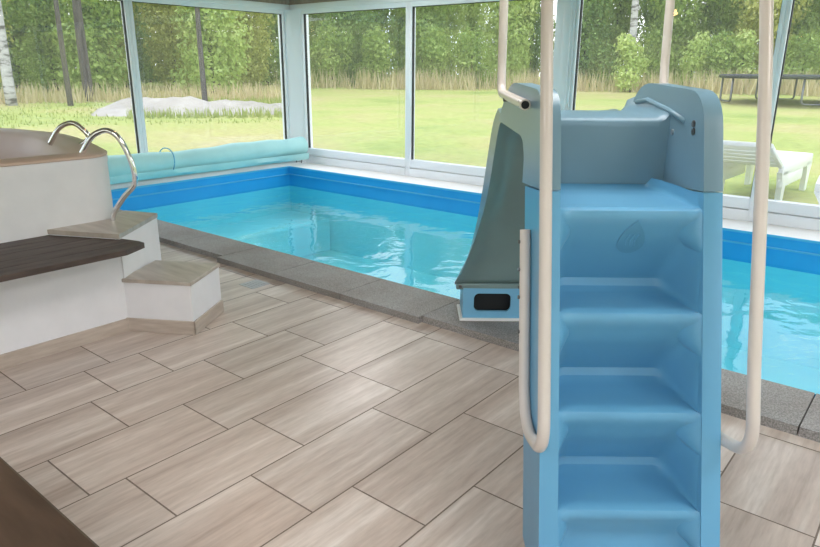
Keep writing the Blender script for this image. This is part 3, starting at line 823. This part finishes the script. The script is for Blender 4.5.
# trees
def crown_mesh(name, n, wid, hgt, z0, leaf, m, seed, blobs=14):
    rnd = random.Random(seed); bm = bmesh.new(); ly = bm.loops.layers.color.new('tone'); bl = []
    for i in range(blobs):
        zz = z0 + (hgt-z0)*(i+.5)/blobs; taper = 1-.35*abs((zz-z0)/(hgt-z0)-.4)
        a = rnd.uniform(0, 2*PI); rr_ = rnd.uniform(.05, .5)*wid*.5*taper
        bl.append((Vector((rr_*math.cos(a), rr_*math.sin(a), zz)), wid*.5*rnd.uniform(.36, .56)*taper, rnd.uniform(.25, .75)))
    for _ in range(n):
        c, r_, tn = rnd.choice(bl)
        d = Vector((rnd.gauss(0, 1), rnd.gauss(0, 1), rnd.gauss(0, 1))).normalized()
        p_ = c + d*r_*rnd.uniform(.6, 1.08)
        if p_.z < .05: p_.z = rnd.uniform(.05, .6)
        q = Vector((rnd.gauss(0, 1), rnd.gauss(0, 1), rnd.gauss(0, .6))).normalized(); nn = (d*.9+Vector((rnd.gauss(0, .6), rnd.gauss(0, .6), rnd.gauss(.3, .6)))).normalized()
        u = nn.cross(q).normalized(); w_ = nn.cross(u); s_ = leaf*rnd.uniform(.6, 1.35)
        f = bm.faces.new([bm.verts.new(p_+u*s_*.9), bm.verts.new(p_+w_*s_*.45), bm.verts.new(p_-u*s_*.7), bm.verts.new(p_-w_*s_*.45)])
        t_ = min(1, max(0, tn+rnd.gauss(0, .2)))
        for lp in f.loops: lp[ly] = (t_, t_, t_, 1)
    me = bpy.data.meshes.new(name); bm.to_mesh(me); bm.free(); me.materials.append(m); return me
def trunk_mesh(name, r_, h_, m, lean=0):
    bm = bmesh.new(); tube(bm, smooth_path([(0, 0, -.1), (lean*.3, .03, h_*.35), (lean*.7, -.03, h_*.7), (lean, 0, h_)], 4), r_, 10, r_end=r_*.45)
    me = bpy.data.meshes.new(name); bm.to_mesh(me); bm.free(); me.materials.append(m)
    for p_ in me.polygons: p_.use_smooth = True
    return me
crowns = [crown_mesh('crown', 13000, 4.9, 8.4, .4, .135, m_leaf[i % 4], 20+i, 30) for i in range(4)]
trunks = [trunk_mesh('trunk', .16, 6.5, m_bark), trunk_mesh('trunk', .2, 9, m_birch, .25)]
shrub_c = [crown_mesh('crown', 1900, 2.6, 2.3, .3, .11, m_leaf[k_], 50+k_, 9) for k_ in (3, 0)]
trunk_s = trunk_mesh('trunk', .05, 1.6, m_bark)
def tree(name, cm, tm, deg, r_, sc, label, group=None, cat='tree', sz=None, tsc=1):
    a = math.radians(deg); x, y = r_*math.sin(a), r_*math.cos(a)
    e = empty(name, (x, y, gz(x, y)), random.uniform(0, 6.28)); tag(e, label, cat, group)
    e.scale = (sc, sc, sz or sc)
    if cm:
        c = bpy.data.objects.new('crown', cm); COL.objects.link(c); c.parent = e
    if tm:
        t = bpy.data.objects.new('trunk', tm); COL.objects.link(t); t.parent = e; t.scale = (tsc, tsc, 1)
    return e
i = 0
d = -51
while d < 4:                      # trees behind the back lawn
    ci = [0, 2, 0, 3, 2, 0, 1, 3][i % 8]
    tree('leafy_tree', crowns[ci], trunks[0], d, 37+random.uniform(-.5, .5), random.uniform(.84, .92), 'leafy green tree in the dense row behind the back lawn', 'trees behind the back lawn', sz=random.uniform(.95, 1.1))
    d += 6.4; i += 1
d = -47.8
while d < 5:
    tree('leafy_tree', crowns[i % 4], trunks[0], d, 43+random.uniform(-.5, .5), .9, 'leafy green tree in the dense row behind the back lawn', 'trees behind the back lawn', sz=1.2)
    d += 5.6; i += 1
d = -54
while d < 10:
    tree('tall_tree', crowns[[2, 0, 3][i % 3]], trunks[0], d, 50+random.uniform(-.5, .5), .92, 'tall tree of the farthest row filling the view behind the lawn', 'tall trees of the farthest row', sz=1.45)
    d += 4.9; i += 1
d = -90
while d < -54:
    tree('tall_tree', crowns[[1, 0, 2][i % 3]], trunks[0], d, 40+random.uniform(-.5, .5), .92, 'tall tree of the farthest row filling the view behind the lawn', 'tall trees of the farthest row', sz=1.4)
    d += 6.0; i += 1
d = -80
while d < -50:                    # woodland on the left
    tree('woodland_tree', crowns[[1, 0, 3, 1, 2][i % 5]], trunks[0], d, 28.5+random.uniform(-.5, .5), random.uniform(.8, .9), 'yellowish green tree in the woodland seen through the left windows', 'woodland trees beyond the left windows', tsc=.8)
    d += 8.2; i += 1
d = -76
while d < -48:
    tree('woodland_tree', crowns[[2, 1, 0][i % 3]], trunks[0], d, 34+random.uniform(-.5, .5), .88, 'yellowish green tree in the woodland seen through the left windows', 'woodland trees beyond the left windows')
    d += 7.0; i += 1
def pxdeg(px): return math.degrees(YAW + math.atan((px-410)/660*.956))
tree('birch_tree', None, trunks[1], pxdeg(629), 33.5, 1, 'birch trunk with mottled white bark beyond the trampoline lawn, seen above the slide platform', tsc=1.0)
tree('birch_tree', None, trunks[1], pxdeg(4), 24, 1, 'pale birch trunk in the left window near the picture edge', tsc=.85)
tree('young_tree', None, trunks[0], pxdeg(64), 23.5, 1, 'thin dark trunk in the left window beside the pale birch', tsc=.55)
tree('young_tree', None, trunks[0], pxdeg(84), 25.5, 1, 'thicker dark trunk in the left window between the birch and the window bar', tsc=1.1)
tree('young_tree', None, trunks[0], pxdeg(201), 21.5, 1, 'thin trunk in front of the sand mound', tsc=.55)
tree('rounded_shrub', shrub_c[0], trunk_s, pxdeg(630), 32.5, .95, 'rounded bright shrub growing at the foot of the birch', cat='shrub')
for k_, px in enumerate((690, 715, 740, 800)):
    tree('rounded_shrub', shrub_c[1 if k_ % 2 else 0], trunk_s, pxdeg(px), 35.2, 1.0, 'low green shrub at the edge of the lawn behind the trampoline', 'shrubs behind the trampoline', cat='shrub')
for k_, px in enumerate((330, 372, 430, 470)):
    tree('rounded_shrub', shrub_c[1], trunk_s, pxdeg(px), 35, 1.1, 'low green shrub in the tall dry grass under the back trees', 'shrubs under the back trees', cat='shrub')

for px, rr_ in ((52, 31.5), (112, 33), (247, 32.5), (172, 31.5), (186, 37), (20, 37)):
    tree('woodland_tree', crowns[1 if px > 100 else 0], trunks[0], pxdeg(px), rr_, .72, 'yellowish green tree in the woodland seen through the left windows', 'woodland trees beyond the left windows')
for px, rr_ in ((612, 40.2), (318, 40), (697, 40.2), (722, 46.5), (400, 46.5), (788, 40)):
    tree('leafy_tree', crowns[0], trunks[0], pxdeg(px), rr_, .8, 'leafy green tree in the dense row behind the back lawn', 'trees behind the back lawn', sz=1.1)
# trampoline
a = math.radians(pxdeg(800)); R = 27.5; x, y = R*math.sin(a), R*math.cos(a)
tr = empty('trampoline', (x, y, gz(x, y)), .2); tag(tr, 'round black trampoline with bent steel legs on the lawn', 'trampoline')
tr.scale = (1.2, 1.2, 1)
bm = bmesh.new(); ring = [(2.1*math.cos(q*PI/24), 2.1*math.sin(q*PI/24), .9) for q in range(49)]
tube(bm, ring, .07, 8); obj('frame_ring', bm, m_tramp, tr, smooth=True)
bm = bmesh.new(); bmesh.ops.create_cone(bm, cap_ends=True, segments=48, radius1=2.06, radius2=2.0, depth=.04, matrix=Matrix.Translation((0, 0, .93))); obj('jumping_mat', bm, m_tramp, tr)
for q in range(4):
    a0 = q*PI/2+.3
    p1 = Vector((2.05*math.cos(a0-.28), 2.05*math.sin(a0-.28), .9)); p2 = Vector((2.05*math.cos(a0+.28), 2.05*math.sin(a0+.28), .9))
    bm = bmesh.new(); tube(bm, fillet_path([p1, p1+Vector((0, 0, -.84)), p2+Vector((0, 0, -.84)), p2], .12, 5), .03, 8); obj('leg', bm, m_galv, tr, smooth=True)

# white plastic loungers
def lounger(label, loc_, rz, sh_=.55):
    r = empty('sun_lounger', loc_, rz); tag(r, label, 'sun lounger')
    bm = bmesh.new()
    for i in range(9): box(bm, -.32, .32, -.62+i*.15, -.62+i*.15+.125, sh_, sh_+.03, .01)
    box(bm, -.36, -.30, -.70, .74, sh_-.10, sh_+.045, .02); box(bm, .30, .36, -.70, .74, sh_-.10, sh_+.045, .02); box(bm, -.355, -.305, -.30, .74, sh_*.45, sh_-.09, .02); box(bm, .305, .355, -.30, .74, sh_*.45, sh_-.09, .02); box(bm, -.36, .36, -.74, -.62, sh_-.05, sh_+.045, .02)
    obj('seat', bm, m_plasticw, r, angle=40)
    bm = bmesh.new(); mt = Matrix.Translation((0, .74, sh_)) @ Matrix.Rotation(math.radians(24), 4, 'X')
    for i in range(5): box(bm, -.32, .32, .02+i*.125, .02+i*.125+.105, 0, .03, .01, mtx=mt)
    box(bm, -.35, -.30, 0, .68, -.01, .045, .015, mtx=mt); box(bm, .30, .35, 0, .68, -.01, .045, .015, mtx=mt); box(bm, -.35, .35, .62, .70, -.01, .045, .015, mtx=mt)
    obj('backrest', bm, m_plasticw, r, angle=40)
    for sx in (-1, 1):
        for y_ in (-.60, .62):
            bm = bmesh.new()
            prof_ = [(-.14, sh_-.05), (.16, sh_-.05), (.08, sh_*.55), (.06, 0), (-.05, 0), (-.08, sh_*.55)]
            a_ = [bm.verts.new((sx*.30, y_+p_[0], p_[1])) for p_ in prof_]; b_ = [bm.verts.new((sx*.36, y_+p_[0], p_[1])) for p_ in prof_]
            bm.faces.new(a_); bm.faces.new(b_[::-1])
            for i in range(6): bm.faces.new((a_[i], a_[(i+1) % 6], b_[(i+1) % 6], b_[i]))
            bevel_all(bm, .012, 2); obj('leg', bm, m_plasticw, r, angle=40)
    return r
lounger('white plastic sun lounger on the grass outside, seen right of the slide', (-1.80, 9.2, gz(-1.8, 9.2)), math.radians(178), .43)
lounger('white plastic sun lounger at the right picture edge, partly cut off', (-.36, 8.30, gz(-.36, 8.3)), math.radians(-84), .34)
